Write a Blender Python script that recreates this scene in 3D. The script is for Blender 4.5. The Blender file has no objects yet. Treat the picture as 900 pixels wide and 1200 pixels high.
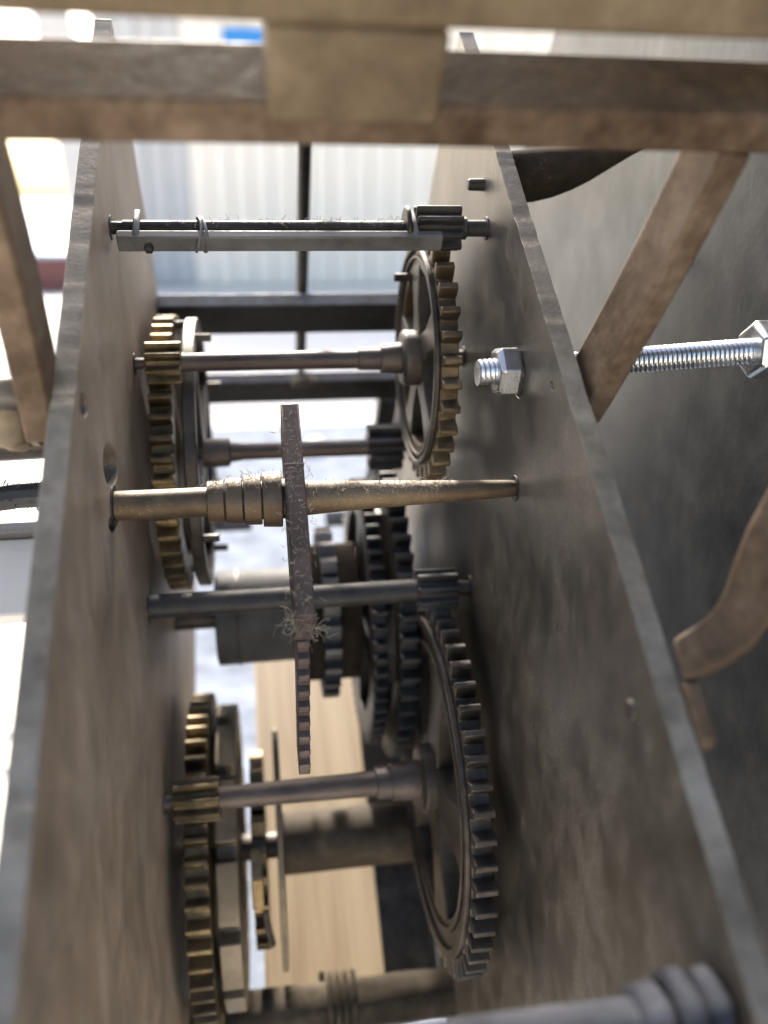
import bpy, bmesh, math, random
from mathutils import Vector, Matrix, noise
random.seed(7)
S = 0.12          # metres per unit (one unit = the gap between the two plates)
TILT = math.radians(38)   # the movement leans back: its E axis rises at this angle
CT, ST = math.cos(TILT), math.sin(TILT)
GZ = 9.0          # height of the movement's reference corner above the ground, in units
scene = bpy.context.scene
COL = scene.collection
def W(X, E, D): return Vector((S*X, S*(E*CT+D*ST), S*(E*ST-D*CT+GZ)))   # X along the arbors, E up the plates, D deep into them
def G(X, Y, Z): return Vector((S*X, S*Y, S*Z))                           # plain level coordinates, Z = 0 on the ground
def dirW(x, e, d): return Vector((x, e*CT+d*ST, e*ST-d*CT))

# ------------------------------------------------------------------ camera
cam = bpy.data.cameras.new('camera'); camo = bpy.data.objects.new('camera', cam); COL.objects.link(camo)
right = dirW(0.9883, -0.1169, -0.0980); up = dirW(0.0467, 0.8436, -0.5349); fwd = dirW(0.1452, 0.5240, 0.8392)
fwd.normalize(); right = (right - fwd*right.dot(fwd)).normalized(); up = right.cross(fwd)
M = Matrix((right, up, -fwd)).transposed().to_4x4(); M.translation = W(0.3467, 0, -1.3242)
camo.matrix_world = M
cam.sensor_fit = 'VERTICAL'; cam.sensor_height = 36; cam.lens = 36*990.0/1200; cam.clip_start = 0.005; cam.clip_end = 200
cam.dof.use_dof = True; cam.dof.focus_distance = 2.12*S; cam.dof.aperture_fstop = 6.5
scene.camera = camo
scene.render.resolution_x = 768; scene.render.resolution_y = 1024

# ------------------------------------------------------------------ light
SUN_EL, SUN_AZ = math.radians(37.5), math.radians(-1)     # azimuth from +Y towards +X
world = bpy.data.worlds.new('World'); scene.world = world; world.use_nodes = True
wn = world.node_tree.nodes; wl = world.node_tree.links
bg = wn['Background']; sky = wn.new('ShaderNodeTexSky'); sky.sky_type = 'NISHITA'; sky.sun_disc = False
sky.sun_elevation = SUN_EL; sky.sun_rotation = SUN_AZ; sky.altitude = 100; sky.dust_density = 5.5; sky.air_density = 1.0
wl.new(sky.outputs[0], bg.inputs[0]); bg.inputs[1].default_value = 0.12
sl = bpy.data.lights.new('sun', 'SUN'); sl.energy = 4.0; sl.angle = math.radians(3); sl.color = (1, .93, .82)
so = bpy.data.objects.new('sun', sl); COL.objects.link(so)
sd = Vector((math.sin(SUN_AZ)*math.cos(SUN_EL), math.cos(SUN_AZ)*math.cos(SUN_EL), math.sin(SUN_EL)))
so.rotation_euler = sd.to_track_quat('Z', 'Y').to_euler()
vs = scene.view_settings; vs.view_transform = 'Standard'; vs.look = 'None'; vs.exposure = 2.0; vs.gamma = 1; vs.use_curve_mapping = False

# ------------------------------------------------------------------ materials
def ramp(nt, fac, stops):
    r = nt.nodes.new('ShaderNodeValToRGB')
    el = r.color_ramp.elements
    el[0].position, el[0].color = stops[0][0], (*stops[0][1], 1)
    el[1].position, el[1].color = stops[-1][0], (*stops[-1][1], 1)
    for p, c in stops[1:-1]:
        e = el.new(p); e.color = (*c, 1)
    nt.links.new(fac, r.inputs[0]); return r.outputs[0]
def mix(nt, fac, a, b):
    m = nt.nodes.new('ShaderNodeMix'); m.data_type = 'RGBA'
    for s, v in ((0, fac), (6, a), (7, b)):
        if isinstance(v, (int, float)): m.inputs[s].default_value = v
        elif isinstance(v, tuple): m.inputs[s].default_value = (*v, 1)
        else: nt.links.new(v, m.inputs[s])
    return m.outputs[2]
def math_(nt, op, a, b=None, c=None):
    m = nt.nodes.new('ShaderNodeMath'); m.operation = op
    for i, v in enumerate((a, b, c)):
        if v is None: continue
        if isinstance(v, (int, float)): m.inputs[i].default_value = v
        else: nt.links.new(v, m.inputs[i])
    return m.outputs[0]
def noise_(nt, vec, scale, detail=4, rough=.6, dist=0):
    n = nt.nodes.new('ShaderNodeTexNoise'); n.inputs['Scale'].default_value = scale; n.inputs['Detail'].default_value = detail
    n.inputs['Roughness'].default_value = rough; n.inputs['Distortion'].default_value = dist; nt.links.new(vec, n.inputs['Vector']); return n.outputs[0]
def metal(name, c0, c1, c2, metallic=.4, rough=.5, dust=.35, dustcol=(.25, .235, .215), spec=.25, stretch=(1, 1, 1), scale=1.0, bump=.25, speck=.5, streak=0):
    m = bpy.data.materials.new(name); m.use_nodes = True; nt = m.node_tree; N = nt.nodes; L = nt.links
    b = N['Principled BSDF']
    geo = N.new('ShaderNodeNewGeometry'); mp = N.new('ShaderNodeMapping'); L.new(geo.outputs['Position'], mp.inputs[0])
    mp.inputs['Scale'].default_value = stretch
    v = mp.outputs[0]; pos = geo.outputs['Position']
    n1 = noise_(nt, v, 18*scale, 6, .62, .4); n2 = noise_(nt, v, 90*scale, 5, .7); n3 = noise_(nt, pos, 900, 3, .7)
    f = math_(nt, 'ADD', math_(nt, 'MULTIPLY', n1, .65), math_(nt, 'MULTIPLY', n2, .35))
    col = ramp(nt, f, [(.36, c0), (.5, c1), (.64, c2)])
    if streak:   # fine rubbing scratches and drip marks running up and down
        m2 = N.new('ShaderNodeMapping'); m2.inputs['Scale'].default_value = (1, 1, .12); m2.inputs['Rotation'].default_value = (.65, 0, 0); L.new(pos, m2.inputs[0])
        ns = noise_(nt, m2.outputs[0], 420, 3, .6, .3); nd = noise_(nt, m2.outputs[0], 70, 4, .6, .6)
        sc = N.new('ShaderNodeMapRange'); sc.inputs[1].default_value = .60; sc.inputs[2].default_value = .72; L.new(ns, sc.inputs[0])
        col = mix(nt, math_(nt, 'MULTIPLY', sc.outputs[0], streak*.5), col, tuple(min(1, v*1.7) for v in c2))
        dr = N.new('ShaderNodeMapRange'); dr.inputs[1].default_value = .52; dr.inputs[2].default_value = .70; L.new(nd, dr.inputs[0])
        col = mix(nt, math_(nt, 'MULTIPLY', dr.outputs[0], streak), col, tuple(v*.55 for v in c0))
    # dust film that settled on upward faces, broken up by noise
    sx = N.new('ShaderNodeSeparateXYZ'); vt = N.new('ShaderNodeVectorRotate'); vt.rotation_type = 'X_AXIS'; vt.inputs['Angle'].default_value = math.radians(12); L.new(geo.outputs['Normal'], vt.inputs['Vector']); L.new(vt.outputs[0], sx.inputs[0])
    upm = math_(nt, 'MULTIPLY_ADD', sx.outputs[2], .75, .3); upm = math_(nt, 'MAXIMUM', upm, .12)
    dm = math_(nt, 'MULTIPLY', upm, math_(nt, 'MULTIPLY_ADD', n2, 2.2, -.45))
    dm = math_(nt, 'MULTIPLY', dm, dust*1.6); dmc = N.new('ShaderNodeClamp'); L.new(dm, dmc.inputs[0]); dm = dmc.outputs[0]
    col = mix(nt, dm, col, dustcol)
    # specks of grit
    vo = N.new('ShaderNodeTexVoronoi'); vo.inputs['Scale'].default_value = 1250; L.new(pos, vo.inputs['Vector'])
    sp = math_(nt, 'LESS_THAN', vo.outputs['Distance'], .17)
    sp = math_(nt, 'MULTIPLY', sp, math_(nt, 'GREATER_THAN', math_(nt, 'ADD', math_(nt, 'MULTIPLY', n1, .6), math_(nt, 'MULTIPLY', n2, .5)), .585))
    sp = math_(nt, 'MULTIPLY', sp, speck)
    col = mix(nt, sp, col, (.5, .47, .42))
    L.new(col, b.inputs['Base Color'])
    me = math_(nt, 'MULTIPLY', math_(nt, 'SUBTRACT', 1.0, math_(nt, 'MAXIMUM', dm, sp)), metallic); L.new(me, b.inputs['Metallic'])
    ro = math_(nt, 'ADD', math_(nt, 'MULTIPLY_ADD', n2, .35, rough-.17), math_(nt, 'MULTIPLY', dm, .35)); L.new(ro, b.inputs['Roughness'])
    b.inputs['Specular IOR Level'].default_value = spec
    bp = N.new('ShaderNodeBump'); bp.inputs['Strength'].default_value = bump; bp.inputs['Distance'].default_value = .0006
    hh = math_(nt, 'ADD', math_(nt, 'MULTIPLY', n2, .8), math_(nt, 'MULTIPLY', n3, .4)); L.new(hh, bp.inputs['Height']); L.new(bp.outputs[0], b.inputs['Normal'])
    return m
MT = {}
MT['plate_l'] = metal('dusty brown steel', (.12, .092, .068), (.20, .16, .122), (.29, .24, .19), .3, .5, .25, dustcol=(.29, .25, .205), stretch=(1, 1, .8), speck=.8, streak=.18)
MT['plate_r'] = metal('dusty grey steel', (.06, .053, .043), (.115, .103, .086), (.185, .168, .142), .65, .40, .15, dustcol=(.2, .185, .16), stretch=(1, 1, .8), speck=.6, streak=.18)
MT['sheet'] = metal('grey sheet steel', (.045, .047, .048), (.085, .087, .087), (.14, .142, .14), .6, .42, .08, stretch=(1, 1, .9), scale=.8, speck=.12, streak=.15)
MT['strap'] = metal('brown rusted iron', (.034, .021, .012), (.078, .053, .034), (.14, .101, .069), .1, .58, .05, dustcol=(.24, .19, .14), speck=.15, scale=2.2, bump=.5, spec=.1)
MT['arbor'] = metal('dull brown arbor steel', (.035, .025, .021), (.075, .056, .046), (.14, .108, .088), .6, .42, .4, dustcol=(.19, .18, .175), stretch=(.5, 1, 1), speck=.4)
MT['rustarbor'] = metal('dusty tan arbor steel', (.045, .030, .018), (.10, .068, .038), (.20, .142, .078), .55, .42, .4, dustcol=(.15, .135, .12), speck=.45)
MT['black'] = metal('blackened steel', (.012, .012, .012), (.025, .024, .024), (.045, .043, .041), .5, .45, .3, dustcol=(.16, .16, .16), speck=.2)
MT['iron'] = metal('dark wheel steel', (.02, .017, .014), (.055, .046, .038), (.11, .094, .078), .6, .42, .3, dustcol=(.16, .145, .13), speck=.3)
MT['brass'] = metal('grimy brass', (.035, .026, .015), (.11, .078, .039), (.30, .21, .095), .7, .38, .3, dustcol=(.2, .17, .12), speck=.3, scale=1.6)
MT['bronze'] = metal('blackened bronze', (.035, .027, .018), (.09, .065, .038), (.21, .145, .07), .65, .4, .25, dustcol=(.2, .18, .15), speck=.3)
MT['brasswheel'] = metal('dull brass disc', (.07, .054, .034), (.14, .112, .073), (.23, .188, .128), .4, .48, .3, dustcol=(.22, .19, .15), speck=.4)
MT['greywheel'] = metal('dusty grey disc', (.07, .07, .07), (.13, .13, .128), (.21, .21, .205), .4, .48, .4, dustcol=(.25, .25, .245), speck=.2)
MT['rack'] = metal('dark plum brown steel', (.05, .034, .028), (.09, .066, .056), (.14, .106, .09), .4, .45, .15, dustcol=(.19, .165, .145), speck=.3)
MT['barrel'] = metal('brown drum steel', (.03, .023, .016), (.06, .047, .033), (.10, .08, .057), .15, .7, .2, dustcol=(.10, .10, .105), speck=.4, spec=.06)
MT['bluesteel'] = metal('blued dusty steel', (.018, .019, .023), (.036, .038, .045), (.065, .068, .078), .0, .8, .1, dustcol=(.09, .09, .1), speck=.3, spec=.03)
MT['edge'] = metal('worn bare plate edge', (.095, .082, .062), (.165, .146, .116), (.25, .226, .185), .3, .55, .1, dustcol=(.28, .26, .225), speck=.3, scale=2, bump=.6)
MT['soot'] = metal('sooty iron', (.014, .012, .009), (.034, .028, .021), (.075, .061, .045), .0, .8, .12, dustcol=(.12, .10, .08), speck=.4, spec=.03)
MT['rail'] = metal('tan oxidised iron', (.060, .043, .026), (.102, .076, .048), (.15, .117, .078), .05, .6, .05, dustcol=(.25, .19, .13), speck=.1, scale=1.8, bump=.4, spec=.1)
MT['drum'] = metal('dim dusty drum steel', (.05, .05, .05), (.085, .085, .085), (.14, .14, .142), .2, .6, .3, dustcol=(.16, .16, .165), speck=.2, spec=.1)
MT['zinc'] = metal('zinc plated steel', (.40, .415, .43), (.55, .565, .58), (.68, .69, .71), .95, .30, 0, speck=.05, bump=.12, spec=.5)
MT['blueframe'] = metal('black painted frame', (.012, .012, .013), (.02, .02, .021), (.035, .035, .036), .1, .45, .55, dustcol=(.22, .225, .235), speck=.1)
def simple(name, col, rough=.6, var=.15, scale=40, metallic=0):
    m = bpy.data.materials.new(name); m.use_nodes = True; nt = m.node_tree; b = nt.nodes['Principled BSDF']
    geo = nt.nodes.new('ShaderNodeNewGeometry'); n = noise_(nt, geo.outputs['Position'], scale, 6, .65)
    lo = tuple(c*(1-var) for c in col); hi = tuple(min(1, c*(1+var)) for c in col)
    nt.links.new(ramp(nt, n, [(.35, lo), (.65, hi)]), b.inputs['Base Color']); b.inputs['Roughness'].default_value = rough; b.inputs['Metallic'].default_value = metallic
    bp = nt.nodes.new('ShaderNodeBump'); bp.inputs['Strength'].default_value = .2; bp.inputs['Distance'].default_value = .001; nt.links.new(n, bp.inputs['Height']); nt.links.new(bp.outputs[0], b.inputs['Normal'])
    return m
MT['concrete'] = simple('pale concrete', (.70, .66, .59), .85, .1, 9)
MT['table'] = simple('blue grey paint', (.15, .17, .205), 1.0, .35, 25)
MT['table'].node_tree.nodes['Principled BSDF'].inputs['Specular IOR Level'].default_value = .05
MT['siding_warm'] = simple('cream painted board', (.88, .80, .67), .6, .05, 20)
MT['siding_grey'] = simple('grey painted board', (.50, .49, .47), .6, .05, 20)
MT['markpaint'] = simple('grey road paint', (.22, .23, .23), .8, .1, 30)
MT['white'] = simple('white plastic', (.8, .8, .8), .4, .03, 30)
MT['blue'] = simple('blue plastic', (.03, .22, .55), .35, .1, 30)
MT['paleblue'] = simple('pale blue painted metal', (.30, .40, .52), .4, .1, 30)
MT['red'] = simple('dark red painted metal', (.16, .045, .04), .45, .15, 30)
MT['lint'] = simple('grey brown lint', (.27, .23, .18), .9, .2, 400)
MT['wire'] = simple('dull wire', (.2, .19, .18), .5, .2, 300, .5)
MT['rubber'] = simple('black cord', (.015, .015, .016), .7, .2, 60)
m = bpy.data.materials.new('planed pine'); m.use_nodes = True; nt = m.node_tree; b = nt.nodes['Principled BSDF']
geo = nt.nodes.new('ShaderNodeNewGeometry'); mp = nt.nodes.new('ShaderNodeMapping'); mp.inputs['Scale'].default_value = (1, .03, .03); nt.links.new(geo.outputs['Position'], mp.inputs[0])
n1 = noise_(nt, mp.outputs[0], 260, 5, .6, .8); n2 = noise_(nt, mp.outputs[0], 60, 4, .6, 1.5); n3 = noise_(nt, geo.outputs['Position'], 14, 4)
f = math_(nt, 'ADD', math_(nt, 'MULTIPLY', n1, .4), math_(nt, 'MULTIPLY', n2, .6))
c = ramp(nt, f, [(.3, (.12, .076, .036)), (.45, (.215, .158, .094)), (.6, (.30, .236, .155))])
c = mix(nt, math_(nt, 'MULTIPLY', n3, .3), c, (.22, .165, .10)); nt.links.new(c, b.inputs['Base Color']); b.inputs['Roughness'].default_value = .6
MT['wood'] = m

# ------------------------------------------------------------------ helpers
def tag(o, label=None, cat=None, group=None, kind=None):
    if label: o['label'] = label
    if cat: o['category'] = cat
    if group: o['group'] = group
    if kind: o['kind'] = kind
    return o
def thing(name, at, label, cat, group=None, f=W):
    o = bpy.data.objects.new(name, None); COL.objects.link(o); o.location = f(*at); o.empty_display_size = .01
    return tag(o, label, cat, group)
def origin(parent):
    v = Vector((0, 0, 0))
    while parent is not None: v = v + parent.location; parent = parent.parent
    return v
def build(name, geom, mat, parent=None, bevel=0, smooth=30, kind=None, at=None, f=W):
    """geom = (verts in (X,E,D) units, faces) -> one mesh object"""
    vs_, fs = geom
    pts = [f(*v) for v in vs_]
    c = W(*at) if at else sum(pts, Vector())/len(pts)
    me = bpy.data.meshes.new(name); me.from_pydata([p-c for p in pts], [], fs)
    bm = bmesh.new(); bm.from_mesh(me); bmesh.ops.recalc_face_normals(bm, faces=bm.faces); bm.to_mesh(me); bm.free()
    me.materials.append(MT[mat])
    o = bpy.data.objects.new(name, me); COL.objects.link(o); o.location = c - origin(parent); o.parent = parent
    if bevel:
        md = o.modifiers.new('bevel', 'BEVEL'); md.width = bevel*S; md.segments = 2; md.limit_method = 'ANGLE'; md.angle_limit = math.radians(35)
    if smooth:
        me.shade_smooth()
        bm = bmesh.new(); bm.from_mesh(me)
        for e in bm.edges:
            if len(e.link_faces) == 2 and e.calc_face_angle(0) > math.radians(smooth): e.smooth = False
        bm.to_mesh(me); bm.free()
    if kind: o['kind'] = kind
    return o
def join(*gs):
    V, F = [], []
    for v, f in gs:
        k = len(V); V += list(v); F += [tuple(i+k for i in q) for q in f]
    return V, F
def box(X0, X1, E0, E1, D0, D1):
    v = [(x, e, d) for x in (X0, X1) for e in (E0, E1) for d in (D0, D1)]
    return v, [(0, 1, 3, 2), (4, 6, 7, 5), (0, 4, 5, 1), (2, 3, 7, 6), (0, 2, 6, 4), (1, 5, 7, 3)]
def lathe(E, D, prof, n=32, wob=0, ends=None):
    """profile [(X,r)...] turned about the X axis through (E,D)"""
    V, F = [], []
    E1, D1 = ends if ends else (E, D)
    xa, xb = prof[0][0], prof[-1][0]
    for i, (X, r) in enumerate(prof):
        t = (X-xa)/(xb-xa) if xb != xa else 0
        ce, cd = E+(E1-E)*t, D+(D1-D)*t
        for k in range(n):
            a = 2*math.pi*k/n; rr = r
            if wob: rr = r*(1+wob*noise.noise(Vector((X*6, math.cos(a)*1.5, math.sin(a)*1.5+E*9))))
            V.append((X, ce+rr*math.cos(a), cd+rr*math.sin(a)))
    for i in range(len(prof)-1):
        for k in range(n):
            a, b_ = i*n+k, i*n+(k+1) % n; F.append((a, b_, b_+n, a+n))
    F.append(tuple(range(n))); F.append(tuple(range((len(prof)-1)*n, len(prof)*n)))
    return V, F
def sub(prof, step=.04):
    out = []
    for (a, ra), (b_, rb) in zip(prof, prof[1:]):
        k = max(1, int(abs(b_-a)/step))
        out += [(a+(b_-a)*i/k, ra+(rb-ra)*i/k) for i in range(k)]
    return out+[prof[-1]]
def ring(X0, X1, E, D, ro, ri, n=64):
    return gear(X0, X1, E, D, ro, ro, ri, n, plain=True)
def gear(X0, X1, E, D, ro, rr, ri, n, ph=0, plain=False, rake=0, jit=0, fr=None):
    fr = fr if fr else [(0, ro)] if plain else [(.0, rr), (.05, rr+(ro-rr)*.55), (.13, ro), (.37, ro), (.45, rr+(ro-rr)*.55), (.50, rr), (.75, rr-.002)]
    P = []
    rnd = random.Random(int(E*1000+D*77))
    for i in range(n):
        j = rnd.uniform(-1, 1)*jit; jr = rnd.uniform(-1, .3)*jit*.12
        for k, (u, r) in enumerate(fr):
            a = 2*math.pi*(i+u+ph+(j if r > rr else 0)+(rake if r == ro else 0))/n
            P.append((a, r+(jr if r == ro and not plain else 0)))
    N_ = len(P); V = []
    for X in (X0, X1):
        V += [(X, E+r*math.cos(a), D+r*math.sin(a)) for a, r in P]
        V += [(X, E+ri*math.cos(a), D+ri*math.sin(a)) for a, r in P]
    F = []
    for i in range(N_):
        j = (i+1) % N_; o0, i0, o1, i1 = 0, N_, 2*N_, 3*N_
        F += [(o0+i, o0+j, i0+j, i0+i), (o1+i, i1+i, i1+j, o1+j), (o0+i, o1+i, o1+j, o0+j), (i0+i, i0+j, i1+j, i1+i)]
    return V, F
def prism(poly, X0, X1):
    """polygon [(E,D)...] extruded along X"""
    n = len(poly); V = [(X0, e, d) for e, d in poly]+[(X1, e, d) for e, d in poly]
    return V, [tuple(range(n)), tuple(range(2*n-1, n-1, -1))]+[(i, (i+1) % n, (i+1) % n+n, i+n) for i in range(n)]
def prism_e(poly, E0, E1):
    """polygon [(X,D)...] extruded along E"""
    n = len(poly); V = [(x, E0, d) for x, d in poly]+[(x, E1, d) for x, d in poly]
    return V, [tuple(range(n)), tuple(range(2*n-1, n-1, -1))]+[(i, (i+1) % n, (i+1) % n+n, i+n) for i in range(n)]
def tube(pts, rad, n=8):
    P = [Vector(p) for p in pts]; V, F = [], []
    rads = rad if isinstance(rad, (list, tuple)) else [rad]*len(P)
    nrm = None
    for i, p in enumerate(P):
        t = (P[min(i+1, len(P)-1)]-P[max(i-1, 0)]).normalized()
        if nrm is None: nrm = t.orthogonal().normalized()
        nrm = (nrm-t*nrm.dot(t)).normalized(); bn = t.cross(nrm)
        for k in range(n):
            a = 2*math.pi*k/n; V.append(tuple(p+(nrm*math.cos(a)+bn*math.sin(a))*rads[i]))
    for i in range(len(P)-1):
        for k in range(n):
            a, b_ = i*n+k, i*n+(k+1) % n; F.append((a, b_, b_+n, a+n))
    F.append(tuple(range(n))); F.append(tuple(range((len(P)-1)*n, len(P)*n)))
    return V, F
def hexa(X0, X1, E, D, r, rot=0):
    """hexagon nut with chamfered corners"""
    prof = [(X0, .86), (X0+.012, 1.0), (X1-.012, 1.0), (X1, .86)]; V, F = [], []
    for X, s in prof:
        for k in range(6):
            a = rot+k*math.pi/3; V.append((X, E+r*s*math.cos(a), D+r*s*math.sin(a)))
    for i in range(3):
        for k in range(6): F.append((i*6+k, i*6+(k+1) % 6, i*6+(k+1) % 6+6, i*6+k+6))
    F += [tuple(range(6)), tuple(range(18, 24))]
    return V, F
def thread(Xa, Xb, A, B, r, pitch, n=24):
    """helical thread from (Xa, A) to (Xb, B)"""
    st = 4; cnt = int((Xb-Xa)/pitch*st); V, F = [], []
    for i in range(cnt+1):
        for k in range(n):
            X = Xa+(Xb-Xa)*i/cnt; t = (X-Xa)/(Xb-Xa); ph = (i/st+k/n) % 1
            rr = r*(1-.15*abs(2*ph-1)); a = 2*math.pi*k/n
            V.append((X, A[0]+(B[0]-A[0])*t+rr*math.cos(a), A[1]+(B[1]-A[1])*t+rr*math.sin(a)))
    for i in range(cnt):
        for k in range(n):
            a, b_ = i*n+k, i*n+(k+1) % n; F.append((a, b_, b_+n, a+n))
    F += [tuple(range(n)), tuple(range(cnt*n, cnt*n+n))]
    return V, F
def spokes(parent, X0, X1, E, D, rh, rr, n, w0, w1, mat, ph=0):
    for k in range(n):
        a = ph+2*math.pi*k/n; c, s = math.cos(a), math.sin(a)
        pr = []
        for r, w in ((rh, w0), ((rh+rr)/2, w1), (rr, w0*1.15)): pr.append((r, w))
        poly = [(E+r*c-w*s, D+r*s+w*c) for r, w in pr]+[(E+r*c+w*s, D+r*s-w*c) for r, w in reversed(pr)]
        build('spoke', prism(poly, X0, X1), mat, parent, .004)
def lint(parent, spots, n, size=.03, seed=1):
    rnd = random.Random(seed); gs = []
    for _ in range(n):
        p = Vector(rnd.choice(spots)); p += Vector((rnd.uniform(-.02, .02), rnd.uniform(-.006, .006), rnd.uniform(-.004, .004)))
        d = Vector((rnd.uniform(-1, 1), rnd.uniform(-1, 1), rnd.uniform(-.7, .3))).normalized(); pts = [tuple(p)]
        L_ = size*rnd.uniform(.3, 1)
        for _k in range(5):
            d = (d+Vector((rnd.uniform(-1, 1), rnd.uniform(-1, 1), rnd.uniform(-1, 1)))*.55).normalized(); p = p+d*L_/5; pts.append(tuple(p))
        gs.append(tube(pts, .0006, 3))
    return build('lint', join(*gs), 'lint', parent, smooth=0, kind='stuff')

# ------------------------------------------------------------------ setting: ground, house wall behind, timber underneath
def sheet_g(x0, x1, y0, y1, z, n=12):
    V = [(x0+(x1-x0)*i/n, y0+(y1-y0)*j/n, z) for i in range(n+1) for j in range(n+1)]
    return V, [(i*(n+1)+j, i*(n+1)+j+1, (i+1)*(n+1)+j+1, (i+1)*(n+1)+j) for i in range(n) for j in range(n)]
tag(build('ground', sheet_g(-3000, 3000, -3000, 3000, 0), 'concrete', smooth=0, f=G), kind='structure')

WY = 118.0
wall = thing('house_wall', (20, WY+2, 0), 'pale facade of upright painted boards behind the clockwork', 'wall', f=G)
bw = 2.6
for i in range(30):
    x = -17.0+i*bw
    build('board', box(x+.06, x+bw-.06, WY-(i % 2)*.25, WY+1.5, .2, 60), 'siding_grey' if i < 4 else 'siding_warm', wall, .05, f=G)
build('backing', box(-17, -17+30*bw, WY+1.5, WY+2.5, 0, 60), 'siding_grey', wall, f=G)

beam = thing('timber_beam', (.54, .95, 3.2), 'planed pale pine beam under the clockwork, grain running away from the viewer', 'beam')
build('beam', prism([(-.7, 2.505), (1.95, 3.1675), (1.95, 3.61), (-.7, 2.95)], .275, .81), 'wood', beam, .015)
TZ = 6.0
for e in (-.45, 1.65):
    db = 3.10+.25*e; p = (e*CT+db*ST, e*ST-db*CT+GZ)
    build('block', box(.34, .74, p[0]-.25, p[0]+.25, TZ, p[1]), 'wood', beam, .015, f=G)
t = thing('dark_gap_fill', (.9, .6, 2.7), 'dark sheet added to darken the gap between pine beam and right plate', 'filler')  # added black sheet, stands in for the shade in the gap beside the beam
build('fill_sheet', box(.775, 1.0, .16, 2.2, 2.70, 2.715), 'black', t, .004); build('fill_edge', box(.985, 1.0, .16, 2.2, 2.655, 2.70), 'black', t, .003)
t = thing('work_table', (1.2, 6, 0), 'blue grey painted table top under and behind the clockwork', 'table', f=G)
build('top', box(-1.15, 5.0, .9, 15.6, TZ-.3, TZ-.004), 'table', t, .03, f=G)
for x in (-.9, 4.7):
    for y in (1.2, 15.2): build('leg', box(x-.2, x+.2, y-.2, y+.2, 0, TZ-.3), 'table', t, .02, f=G)

# ------------------------------------------------------------------ plates
def plate_poly(seed, E0, E1, D0, D1, amp, step=.012):
    rnd = random.Random(seed); P = []; e = E0
    chips = [(rnd.uniform(E0, E1), rnd.uniform(.008, .03), rnd.uniform(.3, 1.0)) for _ in range(38)]
    while e < E1:
        d = amp*noise.noise(Vector((e*5, seed, 0)))+amp*.28*noise.noise(Vector((e*24, seed, 3)))
        for c, w, h in chips:
            if abs(e-c) < w: d += amp*.8*h*(1-(abs(e-c)/w)**2)
        P.append((e, D0+d)); e += step
    P += [(E1, D0)]
    P += [(E1+.02*math.sin(k), D0+(D1-D0)*k/8) for k in range(1, 8)]
    P += [(E1, D1), (E0, D1)]
    return P
def finish(o, ang=40):
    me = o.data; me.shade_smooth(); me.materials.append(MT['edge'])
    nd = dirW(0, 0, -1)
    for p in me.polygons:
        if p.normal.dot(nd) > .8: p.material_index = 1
    bm = bmesh.new(); bm.from_mesh(me)
    for e in bm.edges: e.smooth = not (len(e.link_faces) != 2 or e.calc_face_angle(9) > math.radians(ang))
    bm.to_mesh(me); bm.free()
def cut(o, geoms):
    """bore real holes"""
    for g in geoms:
        c = build('cutter', g, 'black', None, smooth=0)
        md = o.modifiers.new('hole', 'BOOLEAN'); md.object = c; md.operation = 'DIFFERENCE'; md.solver = 'EXACT'
        bpy.context.view_layer.update()
        dg = bpy.context.evaluated_depsgraph_get(); me = bpy.data.meshes.new_from_object(o.evaluated_get(dg))
        o.modifiers.remove(md); o.data = me; bpy.data.objects.remove(c)
def slot(E, D, le, w, X0, X1):
    pts = []
    for k in range(9): a = -math.pi/2+math.pi*k/8; pts.append((E+le+w*math.cos(a), D+w*math.sin(a)))
    for k in range(9): a = math.pi/2+math.pi*k/8; pts.append((E-le+w*math.cos(a), D+w*math.sin(a)))
    return prism(pts, X0, X1)
lp = thing('movement_plate', (-.023, 1.25, 2.65), 'tall dusty brown steel plate on the left side of the gear train', 'plate', 'side plates of the clockwork')
o = build('plate', prism(plate_poly(3, 0-.3, 2.5, 0, 2.65, .0025), -.047, 0), 'plate_l', lp, 0, 0)
def oval(E, D, a, b, rot, X0, X1):
    c, q = math.cos(rot), math.sin(rot)
    return prism([(E+a*math.cos(t_)*c-b*math.sin(t_)*q, D+a*math.cos(t_)*q+b*math.sin(t_)*c) for t_ in [2*math.pi*k/28 for k in range(28)]], X0, X1)
cut(o, [oval(1.228, .372, .098, .052, .95, -.034, .1), oval(1.166, .073, .038, .024, .9, -.03, .1), oval(1.102, .437, .052, .02, 1.0, -.03, .1)])
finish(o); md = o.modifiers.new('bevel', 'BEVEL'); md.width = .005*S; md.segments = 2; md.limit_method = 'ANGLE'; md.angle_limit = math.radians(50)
rp = thing('movement_plate', (1.02, 1.25, 2.65), 'dusty dark grey steel plate right of the gear train, with the zinc nut', 'plate', 'side plates of the clockwork')
o = build('plate', prism(plate_poly(9, -.3, 2.5, 0, 2.65, .004), 1.0, 1.044), 'plate_r', rp, 0, 0)
cut(o, [slot(1.36, .23, .016, .05, .9, 1.1), slot(1.174, .062, .006, .006, .9, 1.1), slot(.985, .02, .01, .012, 1.02, 1.1)])
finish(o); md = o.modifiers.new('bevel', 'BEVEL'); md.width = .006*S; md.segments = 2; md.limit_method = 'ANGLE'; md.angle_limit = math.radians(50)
build('pin', lathe(1.955, .125, [(.955, .012), (.96, .016), (1.0, .017)], 12), 'black', rp)
build('stud', lathe(.45, .12, [(.994, .016), (.999, .022), (1.0, .022)], 14), 'iron', rp)

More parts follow.
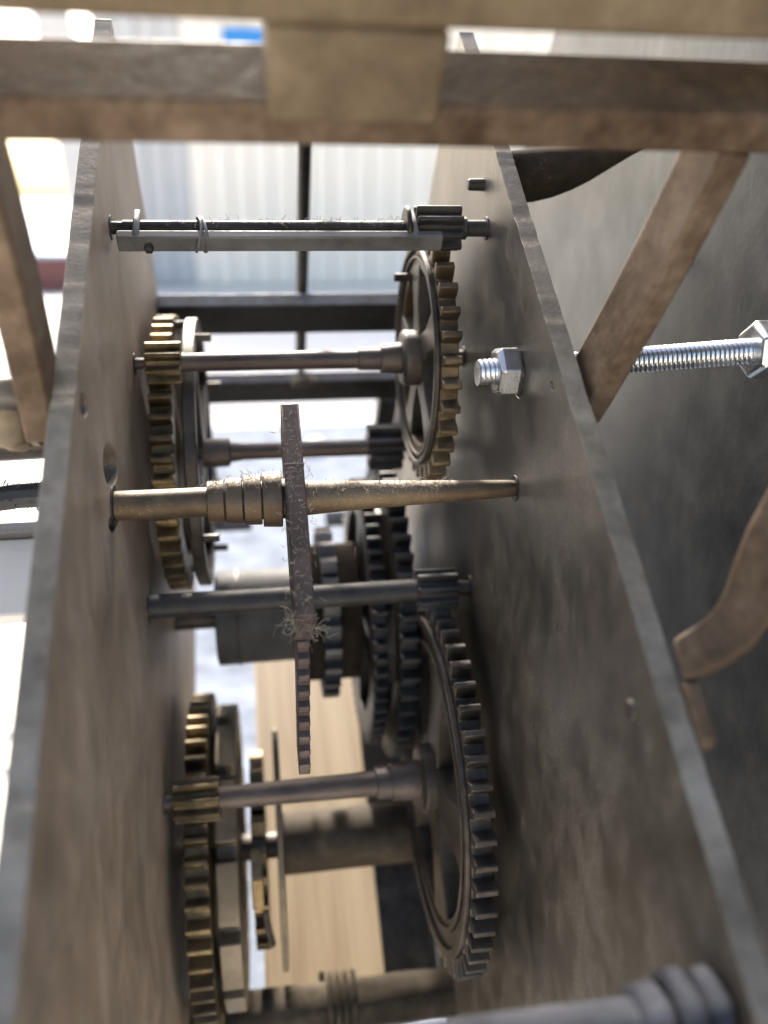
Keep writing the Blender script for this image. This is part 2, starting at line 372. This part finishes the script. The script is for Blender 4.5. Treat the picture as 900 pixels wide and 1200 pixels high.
for par, xa, xb in ((lp, -.001, .0035), (rp, .9965, 1.001)):
    for e, d, r in ((1.846, .184, .027), (1.77, .615, .028), (1.153, .437, .047), (1.185, 1.053, .047), (.715, 1.522, .034), (1.82, 1.14, .035)):
        if par is rp and r > .04: r -= .017 if e < 1.16 else .012
        build('pivot_bush', ring(xa, xb, e, d, r+.004, r*.5, 28), 'black', par, .001)
sh = thing('backing_sheet', (1.64, 1.4, 2.8), 'large plain grey sheet of steel at far right, behind the threaded rod', 'metal sheet')
build('sheet', box(1.64, 1.665, -.6, 3.42, -.9, 2.9), 'sheet', sh, .004)
build('pin', lathe(1.9, .36, [(1.56, .010), (1.565, .014), (1.64, .015)], 10), 'black', sh)

# cross bars that hold the plates apart at the far side
def crossbar(E, D, he, hd, label, mat='blueframe'):
    t = thing('spacer_bar', (.5, E, D), label, 'bar', 'dark spacer bars at the far end of the plates')
    build('bar', box(0, 1, E-he, E+he, D-hd, D+hd), mat, t, .006); return t
crossbar(2.45, 1.09, .035, .075, 'upper of two black dust-topped bars across the far end')
t = crossbar(2.45, 1.53, .03, .065, 'lower of two black dust-topped bars across the far end')
lint(t, [(.53+.008*k, 2.43, 1.46) for k in range(8)], 160, .06, 12)
fr = thing('upright_bracket', (.11, 2.44, 2.2), 'black upright bracket standing below the lower bar near left plate', 'bracket')
build('post', box(.075, .145, 2.405, 2.47, 1.60, 2.60), 'blueframe', fr, .006); build('foot', box(0, .3, 2.40, 2.475, 2.60, 2.65), 'blueframe', fr, .006)
fr = thing('upright_bracket', (.95, 2.44, 2.2), 'black upright bracket standing below the lower bar near right plate', 'bracket')
build('post', box(.90, .985, 2.405, 2.47, 1.60, 2.60), 'blueframe', fr, .006); build('foot', box(.7, 1, 2.40, 2.475, 2.60, 2.65), 'blueframe', fr, .006)
rd = thing('pendulum_rod', (.56, 2.62, 1.5), 'thin black upright rod behind the far spacer bars', 'rod')
build('rod', tube([(.56, 2.62, -1.2), (.558, 2.62, .2), (.56, 2.62, 1.52)], .024, 12), 'black', rd); build('hook', tube([(.56, 2.62, 1.5), (.56, 2.60, 1.56), (.56, 2.53, 1.57), (.56, 2.50, 1.52)], .016, 8), 'black', rd)

# ------------------------------------------------------------------ arbors with wheels
def arbor(name, at, label, cat='arbor', group='arbors between the plates'): return thing(name, at, label, cat, group)

# S1: fly arbor at the top
E1, D1 = 1.846, .184
t = arbor('pinion_arbor', (.5, E1, D1), 'thin black topmost arbor with a black pinion at right plate')
build('shaft', lathe(E1, D1, sub([(0, .016), (.03, .016), (.032, .019), (.80, .019), (.94, .03), (.945, .022), (1.0, .022)]), 20, .03), 'black', t)
build('pinion', gear(.80, .925, E1, D1, .062, .038, .01, 8, .2), 'black', t, .004)
build('collar', lathe(E1, D1, [(.770, .054), (.774, .058), (.782, .058), (.784, .05)], 24), 'iron', t, .002)
lint(t, [(x/40, E1, D1-.019) for x in range(6, 32)], 160, .025, 3)
# the flat strip hung on that arbor
t = thing('lifting_strip', (.45, 1.80, .21), 'flat dusty steel strip wired under the topmost arbor, ears bent up', 'strip')
build('strip', join(box(.020, .866, 1.778, 1.806, .158, .205)), 'greywheel', t, .004)
for xa in (.060, .785):
    build('ear', prism([(1.780, .204), (1.780, .160), (1.80, .150), (1.845, .150), (1.890, .160), (1.905, .180), (1.87, .205), (1.83, .213)], xa, xa+.016), 'greywheel', t, .004)
for x0 in (.222, .238):
    pts = []
    for k in range(26):
        a = 2*math.pi*k/24; pts.append((x0+.008*math.sin(a*1.5+x0*90)+.004*k/26, 1.820+.050*math.cos(a), .184+.036*math.sin(a)))
    build('wire_loop', tube(pts, .0045, 6), 'wire', t)
build('rivet', lathe(1.776, .19, [(.085, .0), (.09, .014), (.105, .014), (.11, .0)], 12), 'black', t)

# S2: brass pinion left, spoked wheel right
E2, D2 = 1.77, .615
t = arbor('wheel_arbor', (.5, E2, D2), 'arbor with brass pinion left and upper spoked wheel right')
build('shaft', lathe(E2, D2, sub([(0, .016), (.03, .016), (.032, .027), (.14, .027), (.665, .029), (.667, .033), (.735, .034), (.737, .042), (.79, .047), (.80, .047), (.90, .03), (.97, .022), (1.0, .022)]), 24, .03), 'arbor', t)
build('pinion', gear(.034, .138, E2, D2, .066, .040, .02, 8, .28), 'brass', t, .005)
w = build('toothed_rim', gear(.853, .905, E2, D2, .385, .340, .268, 34, .1, jit=.03), 'bronze', t, .004)
build('raised_ring', ring(.838, .853, E2, D2, .333, .318), 'iron', w, .003); build('raised_ring', ring(.842, .853, E2, D2, .305, .295), 'iron', w, .003)
spokes(w, .850, .902, E2, D2, .05, .275, 5, .052, .036, 'iron', .5)
build('peg', lathe(2.02, .516, [(.80, .010), (.803, .013), (.853, .013)], 12), 'iron', t)
build('hub', lathe(E2, D2, [(.80, .075), (.81, .085), (.905, .085), (.91, .08)], 32), 'iron', t, .003)

# S3: big front arbor with stepped collar
E3, D3 = 1.153, .437
t = arbor('stepped_arbor', (.5, E3, D3), 'thick dusty tan front arbor with stepped collar, tapering to right plate')
build('shaft', lathe(E3, D3, sub([(-.0, .030), (.005, .036), (.222, .036), (.42, .042), (.46, .044), (.60, .036), (.98, .022), (1.0, .020)], .02), 28, .04), 'rustarbor', t)
for xa, xb, ra, rb in ((.222, .2635, .050, .0515), (.2655, .3075, .0555, .057), (.3095, .3525, .061, .0625), (.3545, .402, .068, .070)):
    build('collar_step', lathe(E3, D3, [(xa, ra-.002), (xa+.002, ra), (xb-.002, rb), (xb, rb-.002)], 40, .025), 'rustarbor', t)
build('core', lathe(E3, D3, [(.223, .046), (.41, .05)], 24), 'black', t)
lint(t, [(x/100, E3+.01, D3-.06-.012*(x > 30)) for x in range(22, 41)]+[(x/60, E3, D3-.037) for x in range(26, 50)], 420, .03, 5)
# lever with toothed tail on that arbor
t = thing('rack_lever', (.433, 1.05, .9), 'flat upright lever on the thick front arbor with toothed tail below', 'lever')
build('arm', prism([(1.372, .335), (1.372, .46), (1.20, .52), (.90, .52), (.785, .47), (.785, .338), (1.0, .334), (1.18, .336)], .410, .456), 'rack', t, .004)
build('scribed_line', box(.409, .4575, 1.183, 1.186, .3335, .345), 'wire', t)
def tail():
    A = Vector((.80, .47)); B = Vector((.615, .93)); d = (B-A); L_ = d.length; d.normalize(); nn = Vector((-d.y, d.x))
    if nn.x > 0: nn = -nn
    P = []; n = 9
    for i in range(n):
        for u, h in ((.0, 0), (.10, .020), (.42, .020), (.55, 0)):
            q = A+d*(L_*(i+u)/n)+nn*h; P.append((q.x, q.y))
    q = B+nn*.012; P.append((q.x, q.y)); q = B-nn*.09+d*.01; P.append((q.x, q.y)); q = A-nn*.12; P.append((q.x, q.y))
    return prism(P, .416, .446)
build('toothed_tail', tail(), 'rack', t, .003)
lint(t, [(.41+k*.005, .79, .36+k*.01) for k in range(10)], 90, .06, 8)
lint(t, [(.41+.046*(k % 2), .8+k*.02, .335) for k in range(28)]+[(.43, .8+k*.02, .333) for k in range(28)], 220, .02, 9)

# S4
E4, D4 = 1.185, 1.053
t = arbor('pinion_arbor', (.5, E4, D4), 'plain dark arbor behind the lever, black pinion driving lower right wheel')
build('shaft', lathe(E4, D4, sub([(0, .037), (.82, .036), (.95, .03), (.952, .024), (1.0, .024)]), 24, .05), 'black', t)
build('pinion', gear(.825, .955, E4, D4, .066, .042, .02, 8, .1), 'black', t, .004)

# S5: pinion left, big lower wheel right
E5, D5 = .715, 1.522
t = arbor('wheel_arbor', (.5, E5, D5), 'arbor with brown pinion left and large lower spoked wheel right')
build('shaft', lathe(E5, D5, sub([(0, .02), (.03, .02), (.032, .036), (.18, .036), (.60, .04), (.685, .042), (.687, .052), (.735, .054), (.737, .060), (.80, .064), (.86, .064), (.95, .03), (1.0, .026)]), 28, .03), 'arbor', t)
build('pinion', gear(.030, .176, E5, D5, .070, .044, .02, 8, .33), 'brass', t, .006)
w = build('toothed_rim', gear(.872, .935, E5, D5, .600, .548, .43, 52, .2, jit=.03), 'iron', t, .004)
build('raised_ring', ring(.858, .872, E5, D5, .540, .515), 'iron', w, .003); build('raised_ring', ring(.862, .872, E5, D5, .465, .452), 'iron', w, .003)
spokes(w, .870, .930, E5, D5, .08, .44, 5, .085, .060, 'iron', .25)
build('hub', lathe(E5, D5, [(.83, .10), (.84, .115), (.935, .115), (.94, .11)], 36), 'iron', t, .003)

# S6: left upper wheel with pinned hoop, arbor, pinion right
E6, D6 = 1.82, 1.14
t = arbor('wheel_arbor', (.5, E6, D6), 'rear arbor with upper left brass wheel, grey pinned hoop and small pinion')
build('shaft', lathe(E6, D6, sub([(0, .025), (.03, .05), (.20, .052), (.25, .05), (.255, .036), (.30, .030), (.86, .030), (.87, .022), (1.0, .022)]), 24, .03), 'arbor', t)
w = build('toothed_rim', gear(.030, .098, E6, D6, .480, .432, .36, 46, .35, jit=.03), 'brass', t, .004)
spokes(w, .035, .094, E6, D6, .05, .37, 5, .04, .03, 'brasswheel', .9)
h = build('hoop', ring(.128, .168, E6, D6, .468, .420, 72), 'iron', t, .005)
spokes(h, .130, .164, E6, D6, .05, .43, 4, .03, .024, 'iron', .3)
for k in range(4):
    a = 3.45+k*math.pi/2; build('peg', lathe(E6+.455*math.cos(a), D6+.455*math.sin(a), [(.168, .013), (.215, .013), (.218, .010)], 12), 'iron', h)
    build('bridge', lathe(E6+.452*math.cos(a+.3), D6+.452*math.sin(a+.3), [(.098, .014), (.128, .014)], 10), 'iron', h)
build('pinion', gear(.746, .870, E6, D6, .085, .055, .02, 8, .2), 'black', t, .004)
# rear wheel behind the pinion (strip of teeth at upper mid)
# S9: rear barrel arbor with large dark wheel
E9, D9 = 1.47, 1.76
t = arbor('wheel_arbor', (.5, E9, D9), 'rear arbor with grey dusty drum and large dark wheel in deep shade')
build('shaft', lathe(E9, D9, [(0, .04), (1.0, .04)], 20), 'iron', t)
build('drum', lathe(E9, D9, sub([(.16, .17), (.165, .185), (.47, .185), (.475, .17)]), 40, .02), 'drum', t)
build('drum_groove', ring(.24, .25, E9, D9, .19, .17, 48), 'iron', t)
build('flange', lathe(E9, D9, [(.478, .30), (.482, .32), (.50, .32), (.505, .30)], 48), 'iron', t)
build('dark_fill_drum', lathe(E9, D9, sub([(.505, .25), (.51, .27), (.705, .27), (.71, .25)]), 40, .02), 'soot', t)  # added dark body, fills the shady middle between the wheels with darkness
build('ratchet_wheel', gear(.56, .62, E9, D9, .34, .29, .05, 24, 0, rake=.3), 'greywheel', t, .004)
build('toothed_rim', gear(.800, .865, E9, D9, .585, .535, .43, 50, .1), 'black', t, .004)
build('toothed_rim', gear(.715, .765, E9, D9, .53, .49, .40, 60, .1), 'black', t, .004)
spokes(t, .72, .86, E9, D9, .05, .44, 4, .05, .04, 'black', .6)

# S7: lower left great wheel, count disc, ratchet, barrel with flange
E7, D7 = .68, 2.165
t = arbor('great_wheel_arbor', (.5, E7, D7), 'lowest arbor with lower left brass great wheel, notched disc and barrel')
build('shaft', lathe(E7, D7, [(0, .05), (1.0, .05)], 20), 'iron', t)
w = build('toothed_rim', gear(.052, .130, E7, D7, .600, .548, .44, 54, .15, jit=.03), 'brass', t, .004)
spokes(w, .058, .124, E7, D7, .06, .45, 5, .06, .045, 'brasswheel', .2)
h = build('notched_disc', gear(.150, .222, E7, D7, .548, .490, .40, 13, .42, fr=[(.0, .49), (.015, .548)]+[(.1+.1*k, .548) for k in range(7)]+[(.785, .548), (.80, .49), (.9, .49)]), 'brasswheel', t, .006)
spokes(h, .155, .218, E7, D7, .06, .41, 6, .05, .04, 'brasswheel', .5)
build('ratchet_wheel', gear(.262, .312, E7, D7, .36, .30, .05, 22, .1, rake=.35), 'brass', t, .004)
build('click', prism([(.42, 1.90), (.50, 1.82), (.60, 1.80), (.58, 1.87), (.50, 1.93)], .258, .300), 'brass', t, .004)
build('click_spring', tube([(.30, .42, 1.92), (.31, .36, 2.0), (.32, .33, 2.12), (.31, .36, 2.25)], .012, 8), 'iron', t)
build('flange', lathe(E7, D7, [(.352, .42), (.354, .44), (.372, .44), (.375, .42)], 64), 'brasswheel', t, .002)
build('barrel', lathe(E7, D7, sub([(.375, .11), (.38, .115), (.90, .115), (.905, .105)]), 40, .02), 'barrel', t)
build('end_cap', lathe(E7, D7, [(.905, .14), (.91, .15), (.955, .15), (.96, .14)], 36), 'iron', t)

# S8: nearest arbor at the bottom of the picture
E8, D8 = -.035, .10
t = arbor('front_arbor', (.5, E8, D8), 'blurred bluish arbor nearest the viewer across the bottom edge, with ribbed collar')
build('shaft', lathe(E8, D8, sub([(0, .04), (.02, .046), (.9, .046), (1.0, .04)]), 28, .03), 'bluesteel', t)
for xa, xb, r in ((.858, .905, .064), (.911, .948, .076), (.953, .992, .070)):
    build('collar_rib', lathe(E8, D8, [(xa, r-.012), (xa+.007, r), (xb-.010, r+.003), (xb, r-.008)], 32, .10), 'bluesteel', t)

# bottom cross bar with coil
t = thing('bottom_bar', (.5, .12, 2.5), 'dusty brown bar across the bottom between the plates, low down', 'bar')
build('bar', lathe(.12, 2.45, sub([(0, .09), (1.0, .09)]), 28, .08), 'soot', t)
pts = []
for k in range(90):
    a = k/90*2*math.pi*4; pts.append((.50+.12*k/90, .13+.105*math.cos(a), 2.44+.105*math.sin(a)))
build('cord_coil', tube(pts, .012, 6), 'soot', t)

# ------------------------------------------------------------------ threaded rod and nuts
t = thing('threaded_rod', (1.25, 1.345, .17), 'bright zinc threaded rod between right plate and grey sheet', 'threaded rod')
build('rod', thread(.895, 1.70, (1.362, .226), (1.34, .135), .034, .0118), 'zinc', t, smooth=60)
t = thing('hex_nut', (.965, 1.36, .225), 'shiny zinc hexagon nut on inner face of right plate', 'nut', 'zinc nuts on the threaded rod')
build('nut', hexa(.938, .998, 1.360, .222, .066, -.19), 'zinc', t, .004, smooth=20)
t = thing('hex_nut', (1.60, 1.342, .145), 'shiny zinc hexagon nut against the grey sheet at right edge', 'nut', 'zinc nuts on the threaded rod')
build('nut', hexa(1.575, 1.64, 1.342, .143, .074, .2), 'zinc', t, .004, smooth=20)

# ------------------------------------------------------------------ brackets on the outside of the right plate
t = thing('curved_lever', (1.3, 1.9, .2), 'black dusty curved lever between right plate and sheet, just under strap', 'lever')
pts = [(1.044+.055*k, 2.02+.0012*k*k, .15-.0012*k*k) for k in range(9)]
build('lever', tube(pts, [.068, .072, .072, .068, .060, .050, .038, .03, .026], 20), 'soot', t)
t = thing('bent_bracket', (1.12, .5, .2), 'brown bent steel bracket on outer face of right plate, lower right', 'bracket')
lo = [(1.046, .452, -.022), (1.09, .462, -.034), (1.13, .474, -.052), (1.160, .487, -.075), (1.185, .515, -.11), (1.21, .55, -.16), (1.26, .61, -.24), (1.34, .69, -.35)]
hi = [(1.046, .525, -.022), (1.09, .545, -.034), (1.12, .562, -.050), (1.143, .588, -.070), (1.158, .625, -.10), (1.178, .67, -.15), (1.225, .74, -.23), (1.30, .83, -.34)]
V = []
for (a0, b0) in zip(lo, hi):
    for p in (a0, b0): V += [p, (p[0]+.012, p[1], p[2]+.036)]
F = []
for i in range(len(lo)-1):
    k = i*4; F += [(k, k+2, k+6, k+4), (k+1, k+5, k+7, k+3), (k, k+4, k+5, k+1), (k+2, k+3, k+7, k+6)]
F += [(0, 1, 3, 2), (len(V)-4, len(V)-2, len(V)-1, len(V)-3)]
build('arm', (V, F), 'strap', t, .006)
build('foot', prism([(.45, -.016), (.45, .05), (.36, .05), (.34, .02), (.35, -.004)], 1.046, 1.078), 'strap', t, .006)

# ------------------------------------------------------------------ yoke above the movement: strap on two posts, block and upper rail
t = thing('iron_yoke', (.55, 1.25, .1), 'brown iron strap on two slanting posts arching over the plates, blurred', 'yoke')
n = 20; V, F = [], []
for i in range(n+1):
    X = -.35+2.2*i/n; bow = .018*math.cos((X-.55)*1.3)
    for e, d in ((1.19, -.572), (1.356, -.572), (1.356, -.500), (1.19, -.500)): V.append((X, e+.03*(1-math.cos((X-.55)*.9)), d-bow+.01))
for i in range(n):
    for k in range(4): F.append((i*4+k, i*4+(k+1) % 4, i*4+4+(k+1) % 4, i*4+4+k))
F += [(0, 1, 2, 3), (n*4, n*4+1, n*4+2, n*4+3)]
build('strap', (V, F), 'strap', t, .008)
def post(Xb, Xt, Db, w, Et):
    V = []
    for k in range(9):
        u = k/8; X = Xb+(Xt-Xb)*u; D = Db+(-.50-Db)*u; E = 1.09+(Et-1.09)*u; wE = .135
        X += .007*math.sin(u*math.pi)*(1 if Xt > Xb else -1)
        for x, e in ((X, E), (X+w, E), (X+w, E+wE), (X, E+wE)): V.append((x, e, D))
    F = [(k*4+j, k*4+(j+1) % 4, k*4+4+(j+1) % 4, k*4+4+j) for k in range(8) for j in range(4)]+[(0, 1, 2, 3), (32, 33, 34, 35)]
    return V, F
build('post', post(1.046, 1.155, .10, .055, 1.20), 'strap', t, .008)
build('post', post(-.114, -.095, .10, .062, 1.19), 'strap', t, .008)
t = thing('upper_rail', (.5, 1.25, -.85), 'tan blurred rail at the top edge with square block resting on strap', 'rail')
build('block', box(.385, .645, 1.172, 1.36, -.70, -.556), 'rail', t, .012)
build('rail', box(-.5, 1.9, 1.165, 1.80, -.95, -.705), 'rail', t, .012)  # rail extended backwards out of view to keep sky light off the strap

# ------------------------------------------------------------------ left outside
t = thing('lobed_nut', (-.14, 1.2, .2), 'tarnished brass lobed nut outside the left plate by the post', 'nut')
V, F = [], []
for X, r in ((-.225, .035), (-.215, .058), (-.192, .075), (-.165, .078), (-.145, .070), (-.135, .055)):
    for k in range(36):
        a = 2*math.pi*k/36; rr = r*(1+.10*math.cos(6*a)); V.append((X, 1.235+rr*math.cos(a), .185+rr*math.sin(a)))
F = [(i*36+k, i*36+(k+1) % 36, i*36+36+(k+1) % 36, i*36+36+k) for i in range(5) for k in range(36)]+[tuple(range(36)), tuple(range(180, 216))]
build('nut', (V, F), 'brasswheel', t, .004)
build('washer', lathe(1.235, .185, [(-.135, .066), (-.12, .068), (-.118, .06)], 28), 'brasswheel', t)
build('stem', lathe(1.235, .185, [(-.118, .035), (-.047, .035)], 16), 'iron', t)
t = thing('side_shaft', (-.5, 1.3, .3), 'dark round shaft sticking out left behind the lobed nut', 'shaft')
build('shaft', lathe(1.33, .36, sub([(-.9, .085), (-.30, .088), (-.29, .07), (-.047, .07)]), 28, .04), 'iron', t)
t = thing('hanging_cord', (-.4, 1.2, .45), 'black fuzzy cord running out left below the dark shaft', 'cord')
pts = [(-.06-.08*k, 1.165+.012*math.sin(k*.9)+.004*k, .40+.012*k) for k in range(12)]
build('cord', tube(pts, .03, 10), 'rubber', t)
rnd = random.Random(4); gs = []
for k in range(260):
    q = Vector(pts[rnd.randrange(11)])+Vector((rnd.uniform(-.05, .05), 0, 0)); a = rnd.uniform(0, 6.3); d = Vector((rnd.uniform(-.3, .3), math.cos(a), math.sin(a)))
    gs.append(tube([tuple(q+d*.027), tuple(q+d*.038+Vector((.006, 0, 0))), tuple(q+d*.045+Vector((.012, .003, 0)))], .0012, 3))
build('fuzz', join(*gs), 'rubber', t, smooth=0, kind='stuff')
t = thing('grey_slat', (-.5, 1.15, .8), 'pale grey slat beside the left plate, under the black cord', 'slat')
build('slat', box(-1.5, -.06, 1.06, 1.30, .80, .86), 'siding_grey', t, .01)
build('lip', box(-1.5, -.06, 1.30, 1.335, .77, .86), 'greywheel', t, .006)

# ------------------------------------------------------------------ far background
t = thing('garden_shed', (-40, 112, 0), 'low dark red shed with pale blue sloping roof far behind left', 'shed', f=G)
build('wall', box(-66, -19.5, 111, 130, 0, 4.4), 'red', t, f=G)
V = [(-68, 110, 4.2), (-18.6, 110, 4.2), (-18.6, 131, 10.4), (-68, 131, 10.4)]
build('roof', (V+[(x, y, z+.5) for x, y, z in V], [(0, 1, 2, 3), (4, 5, 6, 7), (0, 1, 5, 4), (1, 2, 6, 5), (2, 3, 7, 6), (3, 0, 4, 7)]), 'paleblue', t, .05, f=G)
t = thing('blue_board', (1, WY-1, 29), 'bright blue board on the pale facade at top', 'board', f=G)
build('board', box(-1.5, 5.5, WY-1.2, WY-.4, 26.5, 30.6), 'blue', t, .1, f=G)
t = thing('white_cap', (1.36, 13.5, 6), 'small white round cap lying on the table behind the rear arbor', 'cap', f=G)
V, F = [], []
for j in range(7):
    a = j/6*math.pi/2
    for k in range(24): V.append((1.36+.22*math.cos(a)*math.cos(k*math.pi/12), 13.5+.22*math.cos(a)*math.sin(k*math.pi/12), 6.0+.26*math.sin(a)+.0))
F = [(j*24+k, j*24+(k+1) % 24, j*24+24+(k+1) % 24, j*24+24+k) for j in range(6) for k in range(24)]+[tuple(range(24))]
build('cap', (V, F), 'white', t, f=G)
build('knob', box(1.34, 1.38, 13.48, 13.52, 6.25, 6.29), 'siding_grey', t, .008, f=G)
t = thing('leaning_pole', (-7.6, 60, 0), 'pale beige leaning pole far behind, top left corner', 'pole', f=G)
V = [(-12.6, 60, 30), (-10.6, 60, 30), (-8.2, 60, 0), (-10.2, 60, 0)]
build('pole', (V+[(x, y+2, z) for x, y, z in V], [(0, 1, 2, 3), (4, 5, 6, 7), (0, 1, 5, 4), (1, 2, 6, 5), (2, 3, 7, 6), (3, 0, 4, 7)]), 'siding_grey', t, .1, f=G)
t = thing('painted_mark', (-4.7, 14, .034), 'grey hooked mark painted on the pale ground, left of the left plate', 'marking', f=G)
for P in ([(-4.66, 13.34), (-4.30, 13.28), (-4.30, 13.46), (-4.58, 13.52), (-4.67, 13.93), (-4.83, 13.94)], [(-4.88, 14.34), (-4.77, 14.30), (-4.68, 14.50), (-4.45, 14.55), (-4.45, 14.73), (-4.80, 14.74), (-4.90, 14.66)]):
    n = len(P); build('stroke', ([(x, y, .034) for x, y in P]+[(x, y, .05) for x, y in P], [tuple(range(n)), tuple(range(2*n-1, n-1, -1))]+[(i, (i+1) % n, (i+1) % n+n, i+n) for i in range(n)]), 'markpaint', t, f=G)
